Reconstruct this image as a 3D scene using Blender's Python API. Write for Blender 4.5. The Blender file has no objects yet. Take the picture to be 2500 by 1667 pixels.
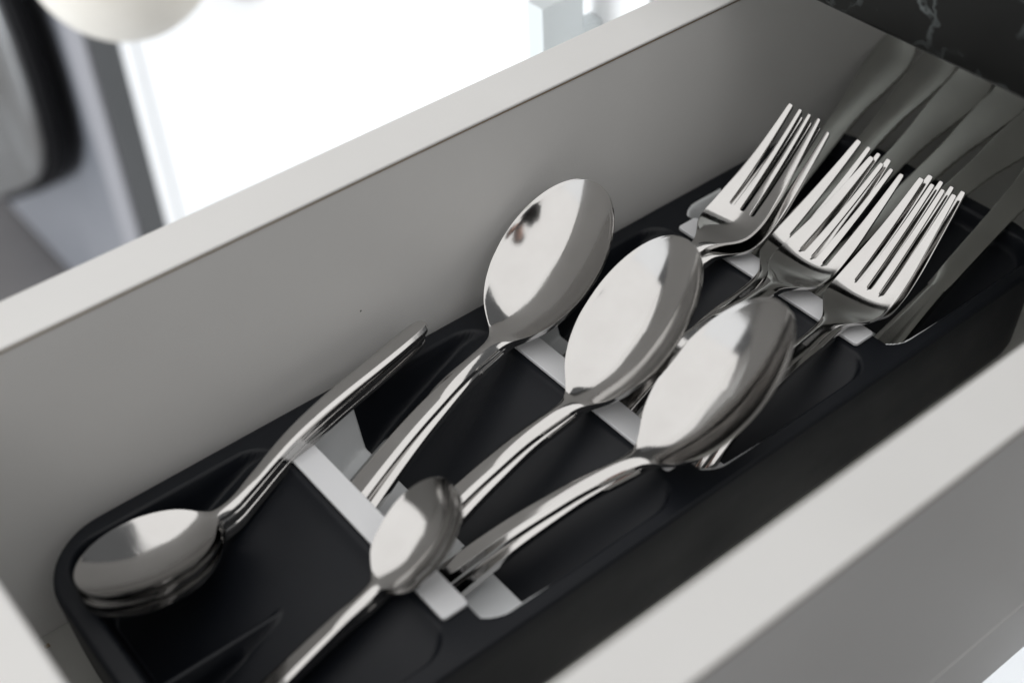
import bpy, bmesh, math, random
import numpy as np
from mathutils import Matrix, Vector

random.seed(4)
C = bpy.context.scene.collection
SC = bpy.context.scene
R_ = math.radians

# ------------------------------------------------------------------ camera
cam_d = bpy.data.cameras.new('camera')
cam = bpy.data.objects.new('camera', cam_d)
C.objects.link(cam)
right = Vector((0.78073619, -0.62332134, -0.04383501))
down = Vector((-0.44566486, -0.50629495, -0.73827383))
fwd = Vector((0.43798839, 0.59593282, -0.67307521))
m = Matrix((right, -down, -fwd)).transposed().to_4x4()
m.translation = Vector((0, 0, 0.25))
cam.matrix_world = m
cam_d.sensor_width = 36
cam_d.lens = 48.874
cam_d.clip_start = 0.01
cam_d.clip_end = 60
cam_d.dof.use_dof = True
cam_d.dof.focus_distance = 0.474
cam_d.dof.aperture_fstop = 6.3
SC.camera = cam

# ------------------------------------------------------------------ light
w = bpy.data.worlds.new('World')
SC.world = w
w.use_nodes = True
bg = w.node_tree.nodes['Background']
bg.inputs[0].default_value = (0.96, 0.98, 1.0, 1)
bg.inputs[1].default_value = 0.12
SC.view_settings.view_transform = 'Standard'
SC.view_settings.look = 'None'
SC.view_settings.exposure = 0.33
SC.view_settings.gamma = 1.0

def area(name, loc, size, aim, radiance, color):
    d = bpy.data.lights.new(name, 'AREA')
    d.shape = 'RECTANGLE'; d.size, d.size_y = size
    d.energy = math.pi * radiance * size[0] * size[1]
    d.color = color
    o = bpy.data.objects.new(name, d); C.objects.link(o)
    o.location = loc
    o.rotation_euler = Vector(aim).to_track_quat('-Z', 'Y').to_euler()
    return o
# ceiling light panel over the kitchen and the window behind the open drawer
area('ceiling_light', (-1.2, -0.025, 1.6), (4.2, 5.05), (0, 0, -1), 0.92, (1.0, 0.985, 0.967))
area('window_light', (-3.31, 0.2, 0.85), (2.8, 1.5), (1, 0, 0), 0.92, (0.97, 0.985, 1.0))
area('cabinet_fill_light', (-2.3, 1.1, -0.42), (1.1, 0.6), (1, -0.18, 0.05), 24.0, (0.93, 0.97, 1.0))  # added low fill that whitens the cabinet fronts, no real door there

SC.cycles.max_bounces = 10
SC.cycles.use_denoising = True

# ------------------------------------------------------------------ helpers
def mat(name, base, rough=0.5, metal=0.0, spec=0.5, coat=0.0):
    mt = bpy.data.materials.new(name); mt.use_nodes = True
    b = mt.node_tree.nodes['Principled BSDF']
    b.inputs['Base Color'].default_value = (*base, 1)
    b.inputs['Roughness'].default_value = rough
    b.inputs['Metallic'].default_value = metal
    b.inputs['Specular IOR Level'].default_value = spec
    b.inputs['Coat Weight'].default_value = coat
    return mt

def nd(mt, typ, **kw):
    n = mt.node_tree.nodes.new(typ)
    for k, v in kw.items():
        if k in n.inputs: n.inputs[k].default_value = v
        else: setattr(n, k, v)
    return n

def lk(mt, a, ao, b, bi):
    mt.node_tree.links.new(a.outputs[ao], b.inputs[bi])

def vary(mt, scale, col_a, col_b, rough=None, bump=0.0, bump_scale=None, detail=4, stretch=(1, 1, 1)):
    """object-space noise: colour variation, roughness variation, fine bump"""
    b = mt.node_tree.nodes['Principled BSDF']
    tc = nd(mt, 'ShaderNodeTexCoord'); mp = nd(mt, 'ShaderNodeMapping')
    mp.inputs['Scale'].default_value = stretch
    lk(mt, tc, 'Object', mp, 'Vector')
    n = nd(mt, 'ShaderNodeTexNoise', Scale=scale, Detail=detail)
    lk(mt, mp, 'Vector', n, 'Vector')
    r = nd(mt, 'ShaderNodeValToRGB')
    r.color_ramp.elements[0].position = 0.3; r.color_ramp.elements[1].position = 0.7
    r.color_ramp.elements[0].color = (*col_a, 1); r.color_ramp.elements[1].color = (*col_b, 1)
    lk(mt, n, 'Fac', r, 'Fac'); lk(mt, r, 'Color', b, 'Base Color')
    if rough:
        mr = nd(mt, 'ShaderNodeMapRange')
        mr.inputs['From Min'].default_value = 0.3; mr.inputs['From Max'].default_value = 0.7
        mr.inputs['To Min'].default_value = rough[0]; mr.inputs['To Max'].default_value = rough[1]
        lk(mt, n, 'Fac', mr, 'Value'); lk(mt, mr, 'Result', b, 'Roughness')
    if bump:
        n2 = nd(mt, 'ShaderNodeTexNoise', Scale=bump_scale or scale * 8, Detail=3)
        lk(mt, mp, 'Vector', n2, 'Vector')
        bp = nd(mt, 'ShaderNodeBump', Strength=bump, Distance=0.0005)
        lk(mt, n2, 'Fac', bp, 'Height'); lk(mt, bp, 'Normal', b, 'Normal')
    return mt

M = {}
M['steel'] = vary(mat('polished_steel', (0.65, 0.63, 0.61), 0.1, 1.0), 60,
                  (0.52, 0.51, 0.50), (0.57, 0.562, 0.553), (0.045, 0.17), 0.014, 900, detail=9)
M['steel_dull'] = vary(mat('satin_steel', (0.5, 0.5, 0.47), 0.3, 1.0), 40,
                       (0.46, 0.46, 0.44), (0.54, 0.54, 0.515), (0.15, 0.26))
M['black'] = vary(mat('black_plastic', (0.013, 0.015, 0.018), 0.42, spec=0.32), 30,
                  (0.0042, 0.0056, 0.0088), (0.0060, 0.0076, 0.0115), (0.40, 0.55), 0.12, 2600)
M['white_pl'] = vary(mat('white_plastic', (0.72, 0.73, 0.74), 0.4), 25,
                     (0.80, 0.81, 0.83), (0.85, 0.86, 0.88), (0.35, 0.5), 0.05, 1500)
M['grey_pl'] = vary(mat('grey_plastic', (0.5, 0.52, 0.54), 0.35), 25,
                    (0.76, 0.78, 0.80), (0.82, 0.84, 0.85), (0.3, 0.42), 0.05, 1500)
M['laminate'] = vary(mat('white_laminate', (0.74, 0.73, 0.71), 0.4), 14,
                     (0.80, 0.795, 0.782), (0.84, 0.835, 0.822), (0.34, 0.46), 0.10, 900)
M['floorboard'] = vary(mat('drawer_base_laminate', (0.70, 0.70, 0.67), 0.5), 14,
                       (0.64, 0.64, 0.61), (0.70, 0.70, 0.67), (0.45, 0.55), 0.10, 900)
M['glue'] = mat('brown_glue', (0.27, 0.20, 0.13), 0.6)
M['groove'] = mat('groove_shadow_grey', (0.03, 0.028, 0.024), 0.8)
M['door'] = vary(mat('white_lacquer', (0.86, 0.87, 0.88), 0.35), 4,
                 (0.84, 0.85, 0.86), (0.88, 0.885, 0.89), (0.3, 0.4))
M['handle'] = mat('pale_painted_metal', (0.66, 0.70, 0.71), 0.3)
M['appliance'] = vary(mat('blue_grey_enamel', (0.24, 0.25, 0.30), 0.4), 5,
                      (0.19, 0.20, 0.225), (0.25, 0.255, 0.28), (0.35, 0.5))
M['dark_trim'] = mat('dark_grey_trim', (0.065, 0.068, 0.07), 0.35)
M['light_trim'] = mat('light_grey_trim', (0.34, 0.34, 0.365), 0.4)
M['rubber'] = mat('black_rubber', (0.007, 0.007, 0.008), 0.6, spec=0.15)
M['pad'] = vary(mat('grey_brushed_metal', (0.3, 0.3, 0.3), 0.35, 0.5), 8,
                (0.20, 0.195, 0.19), (0.36, 0.37, 0.38), (0.3, 0.5))
M['cream'] = vary(mat('cream_fabric', (0.72, 0.66, 0.56), 0.9), 22,
                  (0.72, 0.68, 0.61), (0.80, 0.77, 0.71), None, 0.5, 900)
M['wallpaint'] = vary(mat('grey_wall_paint', (0.5, 0.5, 0.49), 0.8), 3, (0.50, 0.495, 0.485), (0.56, 0.555, 0.545))
M['tile'] = vary(mat('grey_floor_tile', (0.3, 0.3, 0.31), 0.4), 3, (0.22, 0.215, 0.22), (0.30, 0.29, 0.295))
M['wood'] = vary(mat('orange_brown_wood', (0.36, 0.16, 0.07), 0.45), 10,
                 (0.18, 0.12, 0.085), (0.26, 0.18, 0.13), (0.4, 0.55), stretch=(1, 10, 1))

def marble():
    mt = mat('black_marble', (0.012, 0.013, 0.012), 0.22)
    b = mt.node_tree.nodes['Principled BSDF']
    tc = nd(mt, 'ShaderNodeTexCoord')
    n1 = nd(mt, 'ShaderNodeTexNoise', Scale=9.0, Detail=6, Roughness=0.65)
    lk(mt, tc, 'Object', n1, 'Vector')
    mx = nd(mt, 'ShaderNodeVectorMath', operation='MULTIPLY_ADD')
    mx.inputs[1].default_value = (0.11, 0.11, 0.11)
    lk(mt, n1, 'Color', mx, 0); lk(mt, tc, 'Object', mx, 2)
    vo = nd(mt, 'ShaderNodeTexVoronoi', feature='DISTANCE_TO_EDGE', Scale=30.0)
    lk(mt, mx, 'Vector', vo, 'Vector')
    r = nd(mt, 'ShaderNodeValToRGB')
    r.color_ramp.elements[0].position = 0.0; r.color_ramp.elements[0].color = (1, 1, 1, 1)
    r.color_ramp.elements[1].position = 0.05; r.color_ramp.elements[1].color = (0, 0, 0, 1)
    lk(mt, vo, 'Distance', r, 'Fac')
    n2 = nd(mt, 'ShaderNodeTexNoise', Scale=26.0, Detail=3)
    lk(mt, tc, 'Object', n2, 'Vector')
    r2 = nd(mt, 'ShaderNodeValToRGB')
    r2.color_ramp.elements[0].position = 0.42; r2.color_ramp.elements[1].position = 0.60
    lk(mt, n2, 'Fac', r2, 'Fac')
    mu = nd(mt, 'ShaderNodeMath', operation='MULTIPLY')
    lk(mt, r, 'Color', mu, 0); lk(mt, r2, 'Color', mu, 1)
    mc = nd(mt, 'ShaderNodeMix', data_type='RGBA')
    mc.inputs['A'].default_value = (0.008, 0.0085, 0.008, 1)
    mc.inputs['B'].default_value = (0.13, 0.145, 0.145, 1)
    lk(mt, mu, 'Value', mc, 'Factor')
    mt.node_tree.links.new(mc.outputs['Result'], b.inputs['Base Color'])
    return mt
M['marble'] = marble()

def tag(o, label=None, cat=None, group=None, kind=None):
    if label: o['label'] = label
    if cat: o['category'] = cat
    if group: o['group'] = group
    if kind: o['kind'] = kind
    return o

def empty(name, loc, label, cat, group=None):
    o = bpy.data.objects.new(name, None); C.objects.link(o)
    o.empty_display_size = 0.02
    o.location = loc
    return tag(o, label, cat, group)

def mesh_obj(name, verts, faces, mt, parent=None, smooth=True, bevel=0.0, seg=2, angle=35, local=False):
    me = bpy.data.meshes.new(name)
    me.from_pydata([tuple(v) for v in verts], [], faces)
    me.validate(); me.update()
    me.materials.append(mt)
    if smooth:
        me.polygons.foreach_set('use_smooth', [True] * len(me.polygons))
        me.update()
    o = bpy.data.objects.new(name, me); C.objects.link(o)
    if parent:
        o.parent = parent
        if not local:
            o.matrix_parent_inverse = Matrix.Translation(parent.location).inverted()
    if bevel:
        bv = o.modifiers.new('bevel', 'BEVEL'); bv.width = bevel; bv.segments = seg
        bv.limit_method = 'ANGLE'; bv.angle_limit = R_(angle); bv.harden_normals = True
    return o

def box(name, x0, x1, y0, y1, z0, z1, mt, parent=None, bevel=0.0006, seg=3):
    v = [(x, y, z) for x in (x0, x1) for y in (y0, y1) for z in (z0, z1)]
    f = [(0, 1, 3, 2), (4, 6, 7, 5), (0, 4, 5, 1), (2, 3, 7, 6), (0, 2, 6, 4), (1, 5, 7, 3)]
    return mesh_obj(name, v, f, mt, parent, True, bevel, seg)

def pchip(tab):
    x = np.array([a for a, b in tab], float); y = np.array([b for a, b in tab], float)
    h = np.diff(x); d = np.diff(y) / h
    mm = np.zeros_like(x)
    for i in range(1, len(x) - 1):
        if d[i-1] * d[i] > 0:
            w1 = 2*h[i] + h[i-1]; w2 = h[i] + 2*h[i-1]
            mm[i] = (w1 + w2) / (w1/d[i-1] + w2/d[i])
    mm[0] = d[0]; mm[-1] = d[-1]
    def f(t):
        t = np.clip(np.asarray(t, float), x[0], x[-1])
        i = np.clip(np.searchsorted(x, t) - 1, 0, len(x) - 2)
        s = (t - x[i]) / h[i]
        return ((1+2*s)*(1-s)**2*y[i] + s*(1-s)**2*h[i]*mm[i] + s*s*(3-2*s)*y[i+1] + s*s*(s-1)*h[i]*mm[i+1])
    return f

def smooth_tab(tab, sigma=2.2):
    """interpolated table, gaussian smoothed so that reflections run evenly"""
    f = pchip(tab)
    xs = np.arange(tab[0][0] - 12, tab[-1][0] + 12, 0.4)
    lo, hi = tab[0][0], tab[-1][0]
    ys = f(xs)
    ys = np.where(xs < lo, f(lo) + (xs - lo) * (f(lo + 1) - f(lo)), ys)
    ys = np.where(xs > hi, f(hi) + (xs - hi) * (f(hi) - f(hi - 1)), ys)
    k = np.arange(-20, 21) * 0.4
    g = np.exp(-k*k / (2*sigma*sigma)); g /= g.sum()
    yy = np.convolve(np.pad(ys, 20, mode='edge'), g, mode='valid')
    return lambda t: np.interp(t, xs, yy)

# ------------------------------------------------------------------ the drawer
drawer = empty('drawer', (0.26, 0.22, -0.113), 'open white laminate kitchen drawer holding the black cutlery tray', 'drawer')
YF0, YF1 = 0.3115, 0.3304
YN0, YN1 = 0.1143, 0.13225
XB = 0.52
for (y0, y1, inner) in ((YF0, YF1, YF0), (YN0, YN1, YN1)):
    zb = -0.1315 if y0 > 0.2 else -0.0985
    box('side_panel', 0.0235, XB, y0, y1, zb, -0.0016, M['laminate'], drawer, 0.0003)
    box('edge_banding', 0.0240, XB, y0 - 0.0003, y1 + 0.0003, -0.0013, 0.0, M['laminate'], drawer, 0.0007, 4)
    box('glue_line', 0.0240, XB, y0 - 0.00022, y1 + 0.00022, -0.0016, -0.0013, M['glue'], drawer, 0)
box('front_panel', 0.0030, 0.0234, 0.085, 0.360, -0.160, 0.0, M['laminate'], drawer, 0.0012, 4)
box('back_panel', XB, XB + 0.016, YN0, YF1, -0.1315, -0.004, M['laminate'], drawer)
box('bottom_panel', 0.0236, XB - 0.0002, YN1 + 0.0002, YF0 - 0.0002, -0.119, -0.113, M['floorboard'], drawer, 0)
box('runner_and_groove_shade', 0.0240, XB, YN0 + 0.0035, YN1 - 0.001, -0.0996, -0.0986, M['groove'], drawer, 0)  # dark strip in the gap, the groove's shade put into its colour
box('runner_and_groove_shade', 0.0240, XB, YN0 + 0.0001, YN1, -0.1315, -0.0997, M['laminate'], drawer, 0.0006)
# chips and glue left in the drawer corner
gv, gf = [], []
for k in range(2):
    cx, cy, cz = 0.0345 + random.random()*0.0035, 0.3065 + random.random()*0.0045, -0.1128
    s = 0.0005 + random.random()*0.0008; b = len(gv)
    gv += [(cx-s, cy-s*.6, cz), (cx+s, cy-s, cz), (cx+s*.7, cy+s, cz), (cx-s, cy+s*.8, cz), (cx, cy, cz+s)]
    gf += [(b, b+1, b+4), (b+1, b+2, b+4), (b+2, b+3, b+4), (b+3, b, b+4)]
mesh_obj('glue_residue', gv, gf, M['glue'], drawer, False)
SPX, SPZ = 0.1674, -0.0509
# tiny black speck and scratches stuck on the inner face of the far side
mesh_obj('paint_speck', [(SPX-.0003, YF0-.0001, SPZ-.0003), (SPX+.0003, YF0-.0001, SPZ-.0002), (SPX+.0003, YF0-.0001, SPZ+.0002), (SPX-.0001, YF0-.0001, SPZ+.0003), (SPX, YF0-.0004, SPZ)],
         [(0, 1, 4), (1, 2, 4), (2, 3, 4), (3, 0, 4)], M['rubber'], drawer, False)

# ------------------------------------------------------------------ kitchen cabinets and worktop
cab = empty('base_cabinet', (0.62, 0.22, -0.72), 'white base cabinet carcass that the open drawer slides out of, under the black worktop', 'cabinet')
box('side_panel', 0.345, 0.90, 0.345, 0.361, -0.72, 0.0180, M['laminate'], cab)
box('side_panel', 0.345, 0.90, 0.084, 0.100, -0.72, 0.0180, M['laminate'], cab)
box('drawer_front', 0.326, 0.3445, 0.086, 0.359, -0.340, -0.172, M['door'], cab, 0.001)
box('drawer_front', 0.326, 0.3445, 0.086, 0.359, -0.700, -0.344, M['door'], cab, 0.001)

wt = empty('worktop', (0.6, 0.2, 0.02), 'black marble worktop with white veins overhanging the drawer at top right', 'countertop')
box('slab', 0.328, 0.93, -0.9, 1.35, 0.020, 0.085, M['marble'], wt, 0.002)
box('underside_bounce_board', 0.346, 0.93, -0.9, 1.35, 0.0186, 0.0198, M['floorboard'], wt, 0)  # unseen pale board, added so the knife blades reflect something lighter

wc = empty('white_cabinet', (0.5, 0.66, -0.72), 'glossy white cabinet with a vertical bar handle, blurred behind the drawer', 'cabinet')
box('side_panel', 0.365, 0.90, 0.364, 0.9785, -0.72, 0.0180, M['door'], wc, 0)
box('door', 0.345, 0.3648, 0.364, 0.934, -0.715, 0.016, M['door'], wc, 0.0012)
box('filler_strip', 0.347, 0.3647, 0.946, 0.978, -0.715, 0.016, M['door'], wc, 0.001)
hd = box('bar_handle', 0.312, 0.334, 0.391, 0.401, -0.30, -0.027, M['handle'], wc, 0.0008)
for z in (-0.05, -0.28):
    box('handle_post', 0.3342, 0.3449, 0.392, 0.400, z - 0.006, z + 0.006, M['handle'], wc, 0.0005)

# appliance beyond the white cabinet
ap = empty('kitchen_appliance', (0.6, 1.4, -0.72), 'blue grey appliance front with a dark side trim, blurred at the left edge', 'appliance')
box('dark_trim', 0.348, 0.90, 0.981, 1.055, -0.72, 0.018, M['dark_trim'], ap, 0.003)
box('light_trim', 0.344, 0.360, 1.058, 1.105, -0.72, 0.018, M['light_trim'], ap, 0.004)
box('front_panel', 0.350, 0.90, 1.108, 1.655, -0.775, 0.018, M['appliance'], ap, 0.003)

room_floor = box('floor', -3.0, 3.2, -2.6, 3.6, -0.80, -0.78, M['tile'], None, 0)
tag(room_floor, kind='structure')
room_wall = box('wall', -3.3, 3.2, 2.55, 2.59, -0.78, 2.4, M['wallpaint'], None, 0)
tag(room_wall, kind='structure')

# ------------------------------------------------------------------ cutlery tray
tray = empty('cutlery_tray', (0.2145, 0.248, -0.113), 'matt black stepped cutlery tray with white strips inside the drawer', 'cutlery tray')
X0, X1, Y0, Y1, ZD = 0.0400, 0.3890, 0.1900, 0.3060, -0.0700
RC = 0.024
STR = (0.1205, 0.2063, 0.2925)          # front edges of the white strips
OP = [(0.0465, STR[0] + 0.001), (STR[0] + 0.0095, STR[1] + 0.001), (STR[1] + 0.0095, STR[2] + 0.001), (STR[2] + 0.0095, 0.3825)]
DEP = [0.034, 0.034, 0.034, 0.037]
OY0, OY1 = 0.1965, 0.2995

def sd_rr(x, y, x0, x1, y0, y1, r):
    """signed distance to a rounded rectangle, negative inside"""
    cx, cy = (x0+x1)/2, (y0+y1)/2
    qx = np.abs(x-cx) - (x1-x0)/2 + r; qy = np.abs(y-cy) - (y1-y0)/2 + r
    return np.hypot(np.maximum(qx, 0), np.maximum(qy, 0)) + np.minimum(np.maximum(qx, qy), 0) - r

def hfield(x, y):
    x = np.asarray(x, float); y = np.asarray(y, float)
    z = np.full(np.broadcast(x, y).shape, ZD)
    for i, ((a, b), D) in enumerate(zip(OP, DEP)):
        d = -sd_rr(x, y, a - (0.004 if i else 0), b, OY0 - (0.0015 if i else 0), OY1, 0.0125)
        d = np.where((x < a) & (i > 0), -1, d)
        t = np.clip((x - a) / (b - a), 0, 1)
        end = 0.006 if i == 3 else 0.0
        ramp = end + (D - end) * (1 - t)
        ramp = ramp - 0.0015 * np.exp(-((x-b)/0.004)**2) * (i < 3)
        k0 = np.clip((x - a) / 0.034, 0, 1)
        ks = np.clip((0.041 - np.abs(y - 0.2478)) / 0.008, 0, 1); ks = ks*ks*(3-2*ks)
        wsl = 5.5 if i == 0 else 1.7 + 3.8*np.maximum(k0, ks)
        wall = np.maximum(d, 0) * wsl - 0.0002
        # rounded lip, steep wall, fillet at the foot
        wall = np.where(d < 0.0012, np.maximum(d, 0)**2 / 0.0012 * wsl / 2, wall - 0.0006*wsl + 0.0002)
        k = 0.006
        h = np.clip(0.5 + 0.5*(wall-ramp)/k, 0, 1)
        dep = wall*(1-h) + ramp*h - k*h*(1-h)
        z = np.where(d > 0, ZD - np.maximum(dep, 0), z)
        if i == 0:      # low fin that parts the front pocket
            fin = ZD - 0.0135 - np.maximum(np.abs(y-0.2478)-0.0009, 0)*7
            z = np.where((d > 0) & (x < 0.1), np.maximum(z, fin), z)
    return z

def outline(inset, n=14):
    r = max(RC - inset, 0.001); pts = []
    for cx, cy, a0 in ((X1-inset-r, Y1-inset-r, 0), (X0+inset+r, Y1-inset-r, 90), (X0+inset+r, Y0+inset+r, 180), (X1-inset-r, Y0+inset+r, 270)):
        for k in range(n+1):
            a = R_(a0 + 90*k/n); pts.append((cx + r*math.cos(a), cy + r*math.sin(a)))
    return pts

def tray_body():
    st = 0.0008
    xs = np.arange(X0, X1 + st/2, st); ys = np.arange(Y0, Y1 + st/2, st)
    GX, GY = np.meshgrid(xs, ys, indexing='ij')
    Z = hfield(GX, GY)
    # pull the grid inside the rounded outline
    ins = 0.0016; r = RC - ins
    cx = np.clip(GX, X0+ins+r, X1-ins-r); cy = np.clip(GY, Y0+ins+r, Y1-ins-r)
    dx, dy = GX-cx, GY-cy; L = np.hypot(dx, dy); s = np.where(L > r, r/np.maximum(L, 1e-9), 1)
    GX2, GY2 = cx+dx*s, cy+dy*s
    nx, ny = GX.shape
    V = np.stack([GX2, GY2, Z], -1).reshape(-1, 3)
    F = []
    for i in range(nx-1):
        xm = (xs[i]+xs[i+1])/2
        mouth = any(OP[k][0]-0.0002 < xm < OP[k][0]+0.0062 for k in (1, 2, 3))
        for j in range(ny-1):
            if L[i, j] > r and L[i+1, j+1] > r and L[i+1, j] > r and L[i, j+1] > r: continue
            ym = (ys[j]+ys[j+1])/2
            if mouth and 0.2085 < ym < 0.2875 and (Z[i, j]-Z[i+1, j]) > 0.0006 : continue   # mouth of the pocket under the step
            a = i*ny+j; F.append((a, a+ny, a+ny+1, a+1))
    V = V.tolist()
    prof = [(0.00165, -0.00003), (0.0008, -0.0002), (0.0002, -0.0008), (0.0, -0.0018), (0.0004, -0.010), (0.0012, -0.026), (0.0020, -0.037), (0.0030, -0.0405), (0.0052, -0.0424), (0.009, -0.0426)]
    base = None
    for ins, dz in prof:
        P = outline(ins); b = len(V); n = len(P)
        V += [(x, y, ZD+dz) for x, y in P]
        if base is not None:
            F += [(base+k, base+(k+1) % n, b+(k+1) % n, b+k) for k in range(n)]
        base = b
    return mesh_obj('tray_body', V, F, M['black'], tray, True)
tray_body()

def rr_plate(name, x0, x1, y0, y1, r, zf, thick, mt, parent, bevel=0.0004):
    """rounded plate, zf(x,y) gives its underside"""
    pts = []
    for cx, cy, a0 in ((x1-r, y1-r, 0), (x0+r, y1-r, 90), (x0+r, y0+r, 180), (x1-r, y0+r, 270)):
        for k in range(7):
            a = R_(a0+15*k); pts.append((cx+r*math.cos(a), cy+r*math.sin(a)))
    n = len(pts)
    V = [(x, y, zf(x, y)+thick) for x, y in pts] + [(x, y, zf(x, y)) for x, y in pts]
    F = [tuple(range(n)), tuple(range(2*n-1, n-1, -1))] + [(k, k+n, (k+1) % n+n, (k+1) % n) for k in range(n)]
    return mesh_obj(name, V, F, mt, parent, True, bevel, 3)

for k, sx in enumerate(STR):
    rr_plate('white_strip', sx + 0.0002, sx + 0.0093, 0.2045, 0.2905, 0.0014, lambda x, y: ZD + 0.0002, 0.0016, M['white_pl'], tray, 0.0005)

def liner(i):
    a, b = OP[i]
    xs = np.linspace(a - 0.005, a + 0.0215, 40); ys = np.linspace(OY0 - 0.001, OY1 - 0.0006, 130)
    GX, GY = np.meshgrid(xs, ys, indexing='ij')
    Z = np.minimum(hfield(np.maximum(GX, a + 0.0006), GY) + 0.0011, ZD - 0.0004)
    Z = np.maximum(Z, ZD - 0.0215 - 0.12*(a + 0.0215 - GX))      # the plate bridges the deepest part
    V = np.stack([GX, GY, Z], -1).reshape(-1, 3).tolist(); n = len(V)
    V += [(x, y, z-0.0008) for x, y, z in V]
    nx, ny = GX.shape; F = []
    XM = (GX[:-1, :-1]+GX[1:, 1:])/2; YM = (GY[:-1, :-1]+GY[1:, 1:])/2
    d = -sd_rr(XM, YM, a - 0.004, b, OY0 - 0.0015, OY1, 0.0125)
    keep = ((d > 0.0006) & (XM > a)) | ((XM <= a) & (np.abs(YM - 0.2475) < 0.036))
    for p in range(nx-1):
        for q in range(ny-1):
            if not keep[p, q]: continue
            A = p*ny+q
            F.append((A, A+ny, A+ny+1, A+1)); F.append((A+n, A+1+n, A+ny+1+n, A+ny+n))
            for (dp, dq, v0, v1) in ((-1, 0, A+1, A), (1, 0, A+ny, A+ny+1), (0, -1, A, A+ny), (0, 1, A+ny+1, A+1)):
                pp, qq = p+dp, q+dq
                if not (0 <= pp < nx-1 and 0 <= qq < ny-1) or not keep[pp, qq]:
                    F.append((v0, v0+n, v1+n, v1))
    return mesh_obj('pocket_plate', V, F, M['grey_pl'], tray, True)
for i in (1, 2, 3): liner(i)

# ------------------------------------------------------------------ cutlery
HZ = {'table': smooth_tab([(0, 34), (50, 28), (63, 25.5), (80, 21.5), (90, 18.6), (100, 15.0), (110, 11.3), (119, 7.2), (125, 3.9), (131, .8), (134, 0), (300, 0)], 2.6),
      'tea': smooth_tab([(0, 43.5), (32, 35.5), (58, 28.9), (75, 23.4), (84, 19.8), (96, 13.5), (107, 7.2), (117, 2.2), (124, .4), (131, 0), (300, 0)], 3.2),
      'small': smooth_tab([(0, 22), (40, 17.5), (73, 12.2), (88, 9.1), (100, 6.4), (113, 3.5), (120, 1.8), (126, .6), (131, 0), (300, 0)], 2.6)}
FZ = smooth_tab([(0, 6), (20, 12), (50, 20), (80, 22), (100, 18), (115, 11.5), (122, 9), (128, 7), (135, 4.), (142, 1.2), (150, 0), (160, .6), (172, 2.5), (185, 5.5), (196, 8.5)], 2.0)
HW = [(0, 3.9), (6, 4.8), (25, 5.3), (50, 5.0), (80, 4.2), (105, 3.5), (118, 3.2), (128, 3.3)]

def section_mesh(rows, cut_lo, cut_hi, close_lo=False, close_hi=False):
    """rows: list of (s, [strip of (y,ztop) columns], t). Returns closed sheet between rows"""
    V, F = [], []
    rows = [r for r in rows if cut_lo - 1e-6 <= r[0] <= cut_hi + 1e-6]
    ncol = len(rows[0][1])
    for s, cols, t in rows:
        V += [(s, y, z) for y, z in cols] + [(s, y, z - t) for y, z in cols]
    W2 = 2*ncol
    for i in range(len(rows)-1):
        a, b = i*W2, (i+1)*W2
        for j in range(ncol-1):
            F.append((a+j, b+j, b+j+1, a+j+1)[::-1])
            F.append((a+ncol+j, b+ncol+j, b+ncol+j+1, a+ncol+j+1))
        F.append((a, b, b+ncol, a+ncol)[::-1])
        F.append((a+ncol-1, b+ncol-1, b+W2-1, a+W2-1))
    if close_lo:
        for j in range(ncol-1): F.append((j, j+1, ncol+j+1, ncol+j))
    if close_hi:
        b = (len(rows)-1)*W2
        for j in range(ncol-1): F.append((b+j, b+j+1, b+ncol+j+1, b+ncol+j)[::-1])
    return V, F

def weld(me):
    bm = bmesh.new(); bm.from_mesh(me)
    bmesh.ops.remove_doubles(bm, verts=bm.verts, dist=1e-6)
    bmesh.ops.dissolve_degenerate(bm, edges=bm.edges, dist=1e-7)
    bmesh.ops.recalc_face_normals(bm, faces=bm.faces)
    bm.to_mesh(me); bm.free()
    me.polygons.foreach_set('use_smooth', [True]*len(me.polygons)); me.update()

def cutlery_part(name, V, F, mt, parent, K, bevel):
    V = [((x)*K/1000, y*K/1000, z*K/1000) for x, y, z in V]
    o = mesh_obj(name, V, F, mt, parent, True, 0, local=True)
    weld(o.data)
    bv = o.modifiers.new('bevel', 'BEVEL'); bv.width = bevel; bv.segments = 3
    bv.limit_method = 'ANGLE'; bv.angle_limit = R_(50); bv.harden_normals = False
    return o

CUTS = 116.0
def facet(s, u):
    """flat-topped handle with chamfered sides; the flat ends in a point before the round neck"""
    q = float(np.clip((s-98)/12, 0, 1)); u = abs(u)
    return (1-q)*max(0, (u-0.62)/0.38)*1.25 + q*1.15*u**2.2

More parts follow.
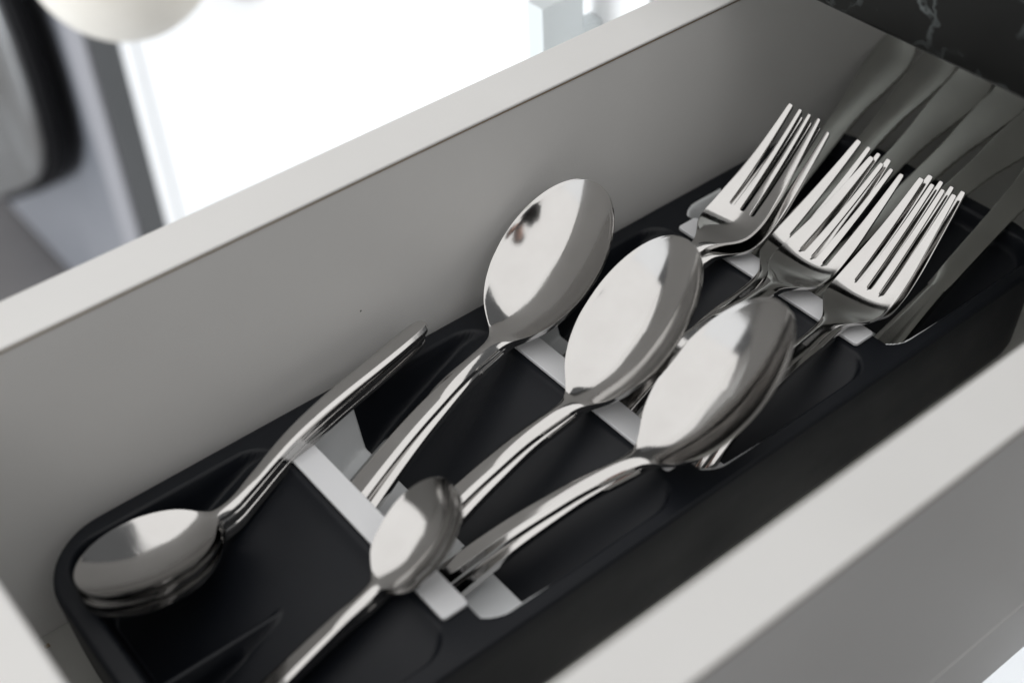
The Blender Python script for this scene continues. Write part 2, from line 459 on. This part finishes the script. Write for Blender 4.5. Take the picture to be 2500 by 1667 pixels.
def spoon_rows(hb, ws, ls, s0=0.0, deep=8.8, hf=1.0):
    hw = smooth_tab(HW, 1.6); nC = 29
    us = np.linspace(-1, 1, nC)
    uh = np.concatenate([[-1, -.97, -.9, -.8, -.7, -.66, -.62, -.58], np.linspace(-.5, .5, 13), [.58, .62, .66, .7, .8, .9, .97, 1]])
    bwt = smooth_tab([(100, 3.9), (118, 3.2), (126, 3.2), (129, 3.9), (132, 6.6), (136, 11.2), (141, 15.2), (148, 18.6), (156, 20.6), (163, 21), (170, 20.6), (180, 18)], 1.2)
    dp = smooth_tab([(100, 0), (125, 0.0), (130, 0.7), (135, 3.0), (142, 6.3), (150, 8.5), (158, 9.1), (163, 9.2), (175, 7.9), (190, 2.4), (195, 0)], 2.0)
    ss = list(np.arange(s0, s0+5, 0.6)) + list(np.arange(s0+5, CUTS, 2.0)) + [CUTS] + list(np.arange(117.5, 163, 1.4)) + list(163 + 32*np.sin(np.linspace(0, 1, 24)*math.pi/2*0.992))
    rows = []
    for s in ss:
        S = 128 + (s-128)*ls if s > 128 else s
        blend = float(np.clip((s-118)/10, 0, 1))
        if s <= 118: wdt = float(hw(s))
        elif s <= 163: wdt = float(bwt(s))
        else: wdt = 21*math.sqrt(max(1-((s-163)/32)**1.85, 0))
        if s < s0 + 6: wdt *= math.sqrt(max(1-((s0+6-s)/6.02)**4, 0.02))
        wdt *= (1 + (ws-1)*blend)
        wdt *= 1 + (hf-1)*float(np.clip((150-s)/25, 0, 1))
        d = float(dp(s)) if s < 163 else deep*(1-((s-163)/32)**2)
        t = 2.2 if s < 100 else 2.2 + 0.9*math.exp(-((s-120)/9)**2)
        if s > 128: t = 1.2 + (t-1.2)*math.exp(-((s-128)/7)**2)
        dome = (0.85 + 0.6*math.exp(-((s-121)/9)**2)) * float(np.clip((138-s)/10, 0, 1))
        zc = float(HZ[hb](s))
        cols = []
        qb = float(np.clip((s-122)/14, 0, 1)); qb = qb*qb*(3-2*qb)
        for u in us*qb + uh*(1-qb):
            z = zc - d*(1-u*u)
            z -= dome*facet(s, u)
            cols.append((u*wdt, z))
        rows.append((S, cols, t))
    return rows

def make_spoon(name, label, hb, ws, ls, K, s0=0.0, group=None, hf=1.0):
    t = empty(name, (0, 0, 0), label, 'spoon', group)
    rows = spoon_rows(hb, ws, ls, s0, 9.2, hf)
    sh = lambda V: [(x-128, y, z) for x, y, z in V]
    V, F = section_mesh(rows, s0, CUTS, True, False); cutlery_part('handle', sh(V), F, M['steel'], t, K, 0.00035*K)
    V, F = section_mesh(rows, CUTS, 400, False, True); cutlery_part('bowl', sh(V), F, M['steel'], t, K, 0.00050*K)
    return t

def fork_rows(s0=15.0):
    hw = smooth_tab(HW, 1.6)
    fw = smooth_tab([(100, 3.9), (118, 3.2), (125, 2.9), (129, 3.2), (133, 5.6), (138, 9.4), (143, 11.0), (149, 11.2), (160, 10.6), (175, 9.2), (196, 7.45)], 1.3)
    SL = 151.0; r = 0.95
    ss = list(np.arange(s0, s0+5, 0.6)) + list(np.arange(s0+5, CUTS, 2.0)) + [CUTS] + list(np.arange(117.5, SL, 1.4)) + [SL, SL+.12, SL+.35, SL+.65, SL+1.0] + list(np.arange(SL+2, 194.5, 1.7)) + [194.8, 195.4, 195.8, 196.0]
    strips = [[], [], [], []]
    for s in ss:
        S = 128 + (s-128)*0.9 if s > 128 else s
        W = float(hw(s)) if s <= 118 else float(fw(s))
        if s < s0 + 6: W *= math.sqrt(max(1-((s0+6-s)/6.02)**4, 0.02))
        q = float(np.clip((s-SL)/(196-SL), 0, 1))
        c1 = 5.0*W/11.1 if s < SL else 5.0 + (4.2-5.0)*q
        g = 0.0
        if s > SL: g = r*math.sqrt(max(1-(max(r-(s-SL), 0)/r)**2, 0)) + 0.32*q
        edges = [(-W, -c1-g), (-c1+g, -g), (g, c1-g), (c1+g, W)]
        t = 2.2 if s < 100 else 2.2 + 0.8*math.exp(-((s-122)/8)**2)
        if s > 128: t = 1.5 + (t-1.5)*math.exp(-((s-128)/7)**2)
        t = t - 0.3*q
        dome = (0.85 + 0.5*math.exp(-((s-121)/8)**2)) * float(np.clip((136-s)/9, 0, 1))
        conc = 1.7*math.exp(-((s-146)/12)**2) + 0.5*float(np.clip((s-140)/20, 0, 1))
        zc = float(FZ(s))
        for k, (a, b) in enumerate(edges):
            tip = float(np.clip((196-s)/1.2, 0, 1))
            sc = 0.78 + 0.22*math.sqrt(1-(1-tip)**2)
            mid = (a+b)/2; hwid = (b-a)/2*sc if s > SL else (b-a)/2
            cols = []
            for v in np.linspace(-1, 1, 8):
                y = mid + v*hwid; u = y/W
                z = zc - conc*(1-min(u*u, 1)) - dome*facet(s, u)
                if s > SL: z -= 0.12*v*v*q
                cols.append((y, z))
            strips[k].append((S, cols, t))
    return strips, SL

def make_fork(name, label, group=None, s0=15.0):
    t = empty(name, (0, 0, 0), label, 'fork', group)
    strips, SL = fork_rows(s0)
    def build(part, lo, hi, clo, chi):
        V, F = [], []
        for k, rows in enumerate(strips):
            rr = [r for r in rows if lo-1e-6 <= r[0] <= hi+1e-6]; n = 8
            b0 = len(V)
            for s, cols, tt in rr:
                V += [(s-128, y, z) for y, z in cols] + [(s-128, y, z-tt) for y, z in cols]
            slS = 128+(SL-128)*0.9
            for i in range(len(rr)-1):
                a, b = b0+i*2*n, b0+(i+1)*2*n
                for j in range(n-1):
                    F.append((a+j+1, b+j+1, b+j, a+j)); F.append((a+n+j, b+n+j, b+n+j+1, a+n+j+1))
                slot = rr[i][0] >= slS-1e-6
                if k == 0 or slot: F.append((a+n, b+n, b, a))
                if k == 3 or slot: F.append((a+n-1, b+n-1, b+2*n-1, a+2*n-1))
            if clo:
                for j in range(n-1): F.append((b0+j, b0+j+1, b0+n+j+1, b0+n+j))
            if chi:
                b = b0+(len(rr)-1)*2*n
                for j in range(n-1): F.append((b+n+j, b+n+j+1, b+j+1, b+j))
        return cutlery_part(part, V, F, M['steel'], t, 1.0, 0.00028)
    build('handle', 0, CUTS, True, False)
    build('head', CUTS, 400, False, True)
    return t

def make_knife(name, label, group=None):
    t = empty(name, (0, 0, 0), label, 'knife', group)
    hw = smooth_tab([(0, 3), (2, 5.5), (8, 7.4), (30, 7.6), (70, 6.0), (100, 4.2), (112, 3.6)], 1.5)
    # blade: straight back, bellied edge
    up = pchip([(112, 3.6), (118, 3.6), (150, 4.2), (165, 4.8), (183, 6.6), (200, 7.2), (208, 6.0), (212, 3.6), (214, 0.3)])
    dn = pchip([(112, -3.6), (118, -4.0), (150, -4.5), (165, -5.4), (180, -7.8), (194, -9.4), (204, -7.8), (210, -4.4), (213, -1.4), (214, 0.1)])
    rows = []
    for s in list(np.arange(0, 112, 2.0)) + [112.0]:
        W = float(hw(s)); tt = 4.2 - 1.2*s/112
        if s < 6: W *= math.sqrt(max(1-((6-s)/6.02)**4, 0.02))
        rows.append((s, [(u*W, -1.1*max(0, (abs(u)-.4)/.6)**1.6) for u in np.linspace(-1, 1, 15)], tt))
    V, F = section_mesh(rows, 0, 112, True, False)
    cutlery_part('handle', [(x-112, y, z) for x, y, z in V], F, M['steel_dull'], t, 1.0, 0.0005)
    rows = []
    ss = list(np.arange(112, 204, 2.0)) + list(np.arange(204, 213.9, 0.7))
    for s in ss:
        a, b = float(dn(s)), float(up(s)); q = float(np.clip((s-112)/12, 0, 1))
        tt = 3.0*(1-q)+1.5*q
        cols = [(a+(b-a)*v, -1.0*(1-q)*abs(2*v-1)**2 - 0.45*q*(1-v)**3 + 0.0012*(s-112)**1.2 + 0.011*max(0, s-197)**2) for v in np.linspace(0, 1, 15)]
        if 150 < s < 205 and int(s) % 4 == 0: cols[0] = (cols[0][0]+0.18, cols[0][1])
        rows.append((s, cols, tt))
    V, F = section_mesh(rows, 112, 400, False, True)
    cutlery_part('blade', [(x-112, y, z) for x, y, z in V], F, M['steel_dull'], t, 1.0, 0.00045)
    return t

def pose(o, p, zoff=0.0, push=0.0):
    """p = x, y, z (mm) of the neck, yaw, tilt, roll (degrees); zoff is the height of the neck in the local frame"""
    yaw, tilt, roll = [R_(a) for a in p[3:6]]
    Mx = Matrix.Rotation(yaw, 4, 'Z') @ Matrix.Rotation(-tilt, 4, 'Y') @ Matrix.Rotation(roll, 4, 'X')
    loc = Vector(p[:3]) / 1000
    if push:
        v = (loc - Vector((0, 0, .25))).normalized(); loc = loc + v*push/1000
    o.matrix_world = Matrix.Translation(loc) @ Mx @ Matrix.Translation((0, 0, -zoff/1000))

def dup(root, label):
    r = root.copy(); C.objects.link(r); r['label'] = label
    for ch in root.children:
        c = ch.copy(); C.objects.link(c); c.parent = r
    return r

# --- tablespoons
G = 'tablespoons lying in pairs in the tray'
sp0 = make_spoon('tablespoon', 'tablespoon leaning on the far drawer wall, its clean bowl uppermost of the pair', 'table', 0.975, 0.955, 1.0, 22.0, G)
SP = [('tablespoon leaning on the far drawer wall, its clean bowl uppermost of the pair', 'tablespoon lying under the one against the far drawer wall, only rim and handle showing', (198.45, 278.4, -61.3, 12.6, 31.7, -5.1), 2.2),
      ('tablespoon in the middle of the three, its smudged bowl uppermost of the pair', 'tablespoon nested under the middle one, only its handle showing', (198.3, 240.6, -62.1, 2.2, 37.2, -10.3), 2.4),
      ('tablespoon with the brightest bowl, nearest to the near drawer wall', 'tablespoon nested under the bright one by the near drawer wall, only its handle showing', (198.25, 209.2, -61.3, -15.3, 41.3, -6.8), 2.4)]
for k, (la, lb, p, dy) in enumerate(SP):
    o = sp0 if k == 0 else dup(sp0, la)
    pose(o, p, 0, 0)
    u = dup(sp0, lb)
    bc = Matrix.Translation((-0.004, 0, 0))
    # turned about its neck, one sheet lower
    u.matrix_world = o.matrix_world @ bc @ Matrix.Rotation(R_(dy), 4, 'Z') @ Matrix.Rotation(R_(-1.2), 4, 'Y') @ bc.inverted() @ Matrix.Translation((0.0, -0.0002, -0.0022))

# --- teaspoons
G = 'teaspoons stacked at the front of the tray'
ts0 = make_spoon('teaspoon', 'teaspoon on top of the stack of five at the front left of the tray', 'tea', 1.05, 1.008, 0.69, 0.0, G)
base = [91.24, 281.6, -68.6, 187.5, 9.6, 4.5]
labs = [None, 'teaspoon second from the top of the stack at the front left', 'teaspoon in the middle of the stack of five at the front left',
        'teaspoon fourth from the top of the stack at the front left', 'teaspoon at the bottom of the stack at the front left']
for k in range(5):
    o = ts0 if k == 0 else dup(ts0, labs[k])
    yw = (0, 1.6, 0.7, 1.9, 1.2)[k]
    pose(o, [base[0] + (0, .8, -.3, .4, 0)[k], base[1] - (0, .5, .2, .7, .3)[k], base[2] - 2.0*k, base[3] + yw, base[4] - 0.25*k, base[5]], 0)
tb0 = make_spoon('teaspoon', 'small teaspoon tipped up over the front white strip, handle running out of the picture', 'small', 0.96, 0.785, 0.69, 14.0, 'pair of teaspoons tipped over the front strip', 1.3)
pose(tb0, (111.6, 225.2, -65.1, 0.4, 36.5, -13.9), 0, -0.5)
tb1 = dup(tb0, 'small teaspoon nested beneath the one tipped over the front white strip')
pose(tb1, (112.3, 224.5, -67.1, -0.9, 35.9, -13.0), 0, 1.0)

# --- forks
G = 'dinner forks resting on the rear white strip'
fk0 = make_fork('fork', 'fork nearest the far drawer wall, upper one of its pair', G)
FK = [('fork nearest the far drawer wall, upper one of its pair', 'fork lying under the one nearest the far drawer wall', (284.2, 271.8, -60.6, 1.25, 30.2, -0.1), (-1.6, -2.9, -1.9)),
      ('upper fork of the middle pair, bright tines with dark root', 'lower fork of the middle pair, shifted towards the far drawer wall', (287.9, 239.5, -61.3, 1.7, 19.1, 4.1), (6.1, 10.9, -1.3)),
      ('foremost fork nearest the near drawer wall, upper one of its pair', 'fork beneath the foremost one, tips just showing between its tines', (287.9, 214.1, -62.0, 3.6, 25.2, 1.2), (3.7, -1.1, 0.4))]
for k, (la, lb, p, (dx, dy, dr)) in enumerate(FK):
    o = fk0 if k == 0 else dup(fk0, la)
    pose(o, p, 7.0, -2.5 if k == 1 else 0)
    u = dup(fk0, lb)
    if k == 1:
        pose(u, (286.97, 242.4, -59.5, 1.9, 25.5, 11.5), 7.0, 9.0); continue
    u.matrix_world = o.matrix_world @ Matrix.Translation((dx/1000, dy/1000, -0.0026)) @ Matrix.Rotation(R_(dr), 4, 'Z')

# --- table knives
G = 'table knives in the rear pocket'
kn0 = make_knife('table_knife', 'table knife farthest left, its blade against the far drawer wall', G)
KN = [(kn0, (296, 300), -1.0, 6), ('second table knife from the far drawer wall, blade rising under the worktop', (280, 285), 0.0, -5),
      ('third table knife from the far drawer wall, bright tip under the worktop', (264, 270), 1.0, 3),
      ('fourth table knife from the far drawer wall, bright tip under the worktop', (250, 256), 0.5, -4),
      ('table knife with its serrated edge showing, fifth from the far drawer wall', (236, 242), 0.0, 4),
      ('single table knife apart from the rest, crossing the near rear corner of the tray', (215, 214), 0.0, -3)]
for k, (lab, (y386, y320), dz, roll) in enumerate(KN):
    o = lab if not isinstance(lab, str) else dup(kn0, lab)
    yc = 248 + (y386-248)*0.80
    yaw = math.degrees(math.atan2(y386-yc, 44))
    tilt = 16.5 if k != 5 else 15
    x = 345.0 + (0, 2.5, -1, 2, 0.5, 0)[k]
    pose(o, (x, yc if k != 5 else 212.0, -67.5 + 2.2 + dz - (388-x)*math.tan(R_(tilt)), yaw if k != 5 else 5.0, tilt, roll), 0)

# ------------------------------------------------------------------ blurred things beyond the drawer
def lathe(name, prof, n, mt, parent=None, mat4=None):
    V = [(r*math.cos(2*math.pi*k/n), r*math.sin(2*math.pi*k/n), z) for r, z in prof for k in range(n)]
    F = [(i*n+k, i*n+(k+1) % n, (i+1)*n+(k+1) % n, (i+1)*n+k) for i in range(len(prof)-1) for k in range(n)]
    F += [tuple(range(n))[::-1], tuple(range((len(prof)-1)*n, len(prof)*n))]
    if mat4: V = [tuple(mat4 @ Vector(v)) for v in V]
    return mesh_obj(name, V, F, mt, parent)

# cloth bag hanging beyond the drawer
mt_ = empty('cloth_bag', (0.29, 0.76, -0.19), 'cream rounded cloth bag, blurred, hanging in front of the white cabinet', 'cloth bag')
def ell(cx, cy, cz, rx, ry, rz, nu=36, nv=22, wob=0.0):
    V, F = [], []
    for i in range(nv+1):
        a = math.pi*i/nv - math.pi/2
        for k in range(nu):
            b = 2*math.pi*k/nu; q = 1 + wob*math.sin(3*b+1.3)*math.cos(a) + wob*.6*math.sin(5*a+b)
            V.append((cx+rx*math.cos(a)*math.cos(b)*q, cy+ry*math.cos(a)*math.sin(b)*q, cz+rz*math.sin(a)))
    for i in range(nv):
        for k in range(nu):
            F.append((i*nu+k, i*nu+(k+1) % nu, (i+1)*nu+(k+1) % nu, (i+1)*nu+k))
    return V, F
V, F = ell(0.284, 0.757, -0.121, 0.0575, 0.0575, 0.0575, wob=0.012); mesh_obj('bag', V, F, M['cream'], mt_)
for k in (-1, 1):
    box('strap', 0.280, 0.284, 0.757+0.03*k-0.006, 0.757+0.03*k+0.006, -0.083, 0.03, M['cream'], mt_, 0.001)
box('hook_rail', 0.276, 0.327, 0.70, 0.815, 0.0305, 0.036, M['handle'], wt, 0.001)

# rounded panel with a black rubber edge in front of the appliance
PL0 = [(1.103, -.307), (1.092, -.334), (1.084, -.366), (1.083, -.408), (1.085, -.443), (1.094, -.484), (1.115, -.518), (1.15, -.552), (1.21, -.595), (1.27, -.634), (1.336, -.677), (1.401, -.700), (1.445, -.690), (1.440, -.573), (1.36, -.36), (1.24, -.215), (1.12, -.20), (1.104, -.253)]
PL = [(y + 0.05, z) for y, z in PL0]
pn = empty('rounded_panel', (0.32, 1.25, -0.70), 'grey rounded panel with a black rubber edge, blurred at the top left corner', 'panel')
def slab(name, pts, x0, x1, mt, parent, bevel):
    n = len(pts)
    V = [(x0, y, z) for y, z in pts] + [(x1, y, z) for y, z in pts]
    F = [tuple(range(n)), tuple(range(2*n-1, n-1, -1))] + [(k, k+n, (k+1) % n+n, (k+1) % n) for k in range(n)]
    o = mesh_obj(name, V, F, mt, parent, True)
    weld(o.data)
    bv = o.modifiers.new('bevel', 'BEVEL'); bv.width = bevel; bv.segments = 4; bv.limit_method = 'ANGLE'; bv.angle_limit = R_(50)
    return o
cy_, cz_ = 1.32, -0.46
slab('rubber_edge', PL, 0.316, 0.336, M['rubber'], pn, 0.006)
slab('panel_face', [(cy_+(y-cy_)*0.98+0.004, cz_+(z-cz_)*0.98+0.004) for y, z in PL], 0.306, 0.3159, M['pad'], pn, 0.008)

# ------------------------------------------------------------------ the photographer, mirrored in the spoons
def skin_body(name, joints, edges, mt_fn, mats, parent, root=0):
    me = bpy.data.meshes.new(name)
    me.from_pydata([j[0] for j in joints], edges, []); me.update()
    o = bpy.data.objects.new(name, me); C.objects.link(o)
    sk = o.modifiers.new('skin', 'SKIN'); sk.use_smooth_shade = True
    lay = me.skin_vertices[0].data if me.skin_vertices else None
    if lay is None:
        bm = bmesh.new(); bm.from_mesh(me); bm.verts.layers.skin.verify(); bm.to_mesh(me); bm.free()
        lay = me.skin_vertices[0].data
    for v, j in zip(lay, joints): v.radius = j[1]; v.use_root = False
    lay[root].use_root = True
    sb = o.modifiers.new('sub', 'SUBSURF'); sb.levels = sb.render_levels = 2
    dg = bpy.context.evaluated_depsgraph_get()
    m2 = bpy.data.meshes.new_from_object(o.evaluated_get(dg))
    o.modifiers.clear(); o.data = m2
    m2.materials.clear()
    for q in mats: m2.materials.append(q)
    for p in m2.polygons: p.material_index = mt_fn(p.center)
    m2.polygons.foreach_set('use_smooth', [True]*len(m2.polygons))
    if parent: o.parent = parent; o.matrix_parent_inverse = Matrix.Translation(parent.location).inverted()
    return o
M['skin'] = vary(mat('skin', (0.42, 0.22, 0.15), 0.5), 20, (0.38, 0.19, 0.13), (0.46, 0.25, 0.18))
M['cloth'] = vary(mat('dark_clothing', (0.03, 0.03, 0.035), 0.9), 30, (0.022, 0.022, 0.026), (0.04, 0.04, 0.045))
M['hair'] = mat('dark_hair', (0.012, 0.009, 0.008), 0.5)
per = empty('person', (-0.20, -0.60, -0.78), 'person in dark clothes holding a camera over the drawer, seen only as a reflection', 'person')
J = [((-.42, -.66, .12), (.15, .11)), ((-.40, -.62, .32), (.14, .10)), ((-.36, -.54, .52), (.17, .10)), ((-.32, -.48, .60), (.055, .055)), ((-.27, -.40, .68), (.075, .085)), ((-.24, -.36, .78), (.075, .085)),
     ((-.50, -.40, .50), (.055, .055)), ((-.40, -.24, .30), (.042, .042)), ((-.19, -.085, .235), (.028, .028)), ((-.135, -.055, .235), (.036, .02)),
     ((-.20, -.62, .50), (.055, .055)), ((-.06, -.42, .28), (.042, .042)), ((-.055, -.22, .235), (.028, .028)), ((-.045, -.165, .235), (.036, .02)),
     ((-.52, -.62, .02), (.085, .085)), ((-.52, -.60, -.36), (.06, .06)), ((-.53, -.63, -.72), (.042, .045)), ((-.48, -.53, -.755), (.04, .025)),
     ((-.32, -.72, .02), (.085, .085)), ((-.31, -.70, -.36), (.06, .06)), ((-.33, -.73, -.72), (.042, .045)), ((-.28, -.63, -.755), (.04, .025))]
# five fingers on each hand
for h, (bx, by, sx) in ((9, (-.135, -.055, 1)), (13, (-.045, -.165, -1))):
    for f_ in range(5):
        J.append(((bx+.028, by+.006+.010*(f_-2), .250-.009*f_), (.011, .011))); J.append(((bx+.05-.004*abs(f_-2), by+.012+.010*(f_-2)*.8, .247-.009*f_), (.0085, .0085)))
Eg = [(0, 1), (1, 2), (2, 3), (3, 4), (4, 5), (2, 6), (6, 7), (7, 8), (8, 9), (2, 10), (10, 11), (11, 12), (12, 13), (0, 14), (14, 15), (15, 16), (16, 17), (0, 18), (18, 19), (19, 20), (20, 21)]
for hi, h in enumerate((9, 13)):
    for f_ in range(5):
        a = 22+hi*10+2*f_; Eg += [(h, a), (a, a+1)]
def which(c):
    if c.z > .61: return 0
    if c.z > -.1 and (Vector((c.x, c.y)) - Vector((-.12, -.11))).length < .14: return 0
    return 1
HANDS = set([8, 9, 12, 13]) | set(range(22, 42))
J = [(j[0] if k in HANDS else (j[0][0] + (.22 if k not in (7, 11) else .06), j[0][1] + (.06 if k not in (7, 11) else 0), j[0][2]), j[1]) for k, j in enumerate(J)]
skin_body('body', J, Eg, which, [M['skin'], M['cloth']], per)
V, F = ell(-.048, -.332, .775, .088, .093, .085); mesh_obj('hair', V, F, M['hair'], per)
V, F = ell(.022, -.232, .725, .010, .010, .018); mesh_obj('nose', V, F, M['skin'], per)
pc = empty('photo_camera', (-.04, -.055, .31), 'black camera held over the drawer, seen only as a reflection', 'camera')
def along(name, u0, u1, hw, hh, mt, dx=0):
    """box or barrel lined up with the lens axis"""
    Mx = Matrix((right, -down, -fwd)).transposed().to_4x4(); Mx.translation = Vector((0, 0, .25))
    V = [(x, y, z) for z in (u0, u1) for x, y in hw]
    n = len(hw)
    F = [tuple(range(n)), tuple(range(2*n-1, n-1, -1))] + [(k, k+n, (k+1) % n+n, (k+1) % n) for k in range(n)]
    o = mesh_obj(name, [tuple(Mx @ Vector(v)) for v in V], F, mt, pc); weld(o.data)
    bv = o.modifiers.new('bevel', 'BEVEL'); bv.width = .003; bv.segments = 3; bv.limit_method = 'ANGLE'; bv.angle_limit = R_(50)
    return o
circ = lambda r: [(r*math.cos(2*math.pi*k/28), r*math.sin(2*math.pi*k/28)) for k in range(28)]
along('lens_barrel', .012, .075, circ(.033), None, M['rubber'])
along('camera_body', .0745, .115, [(-.07, -.045), (.07, -.045), (.07, .04), (.03, .042), (.02, .062), (-.02, .062), (-.03, .042), (-.07, .04)], None, M['rubber'])
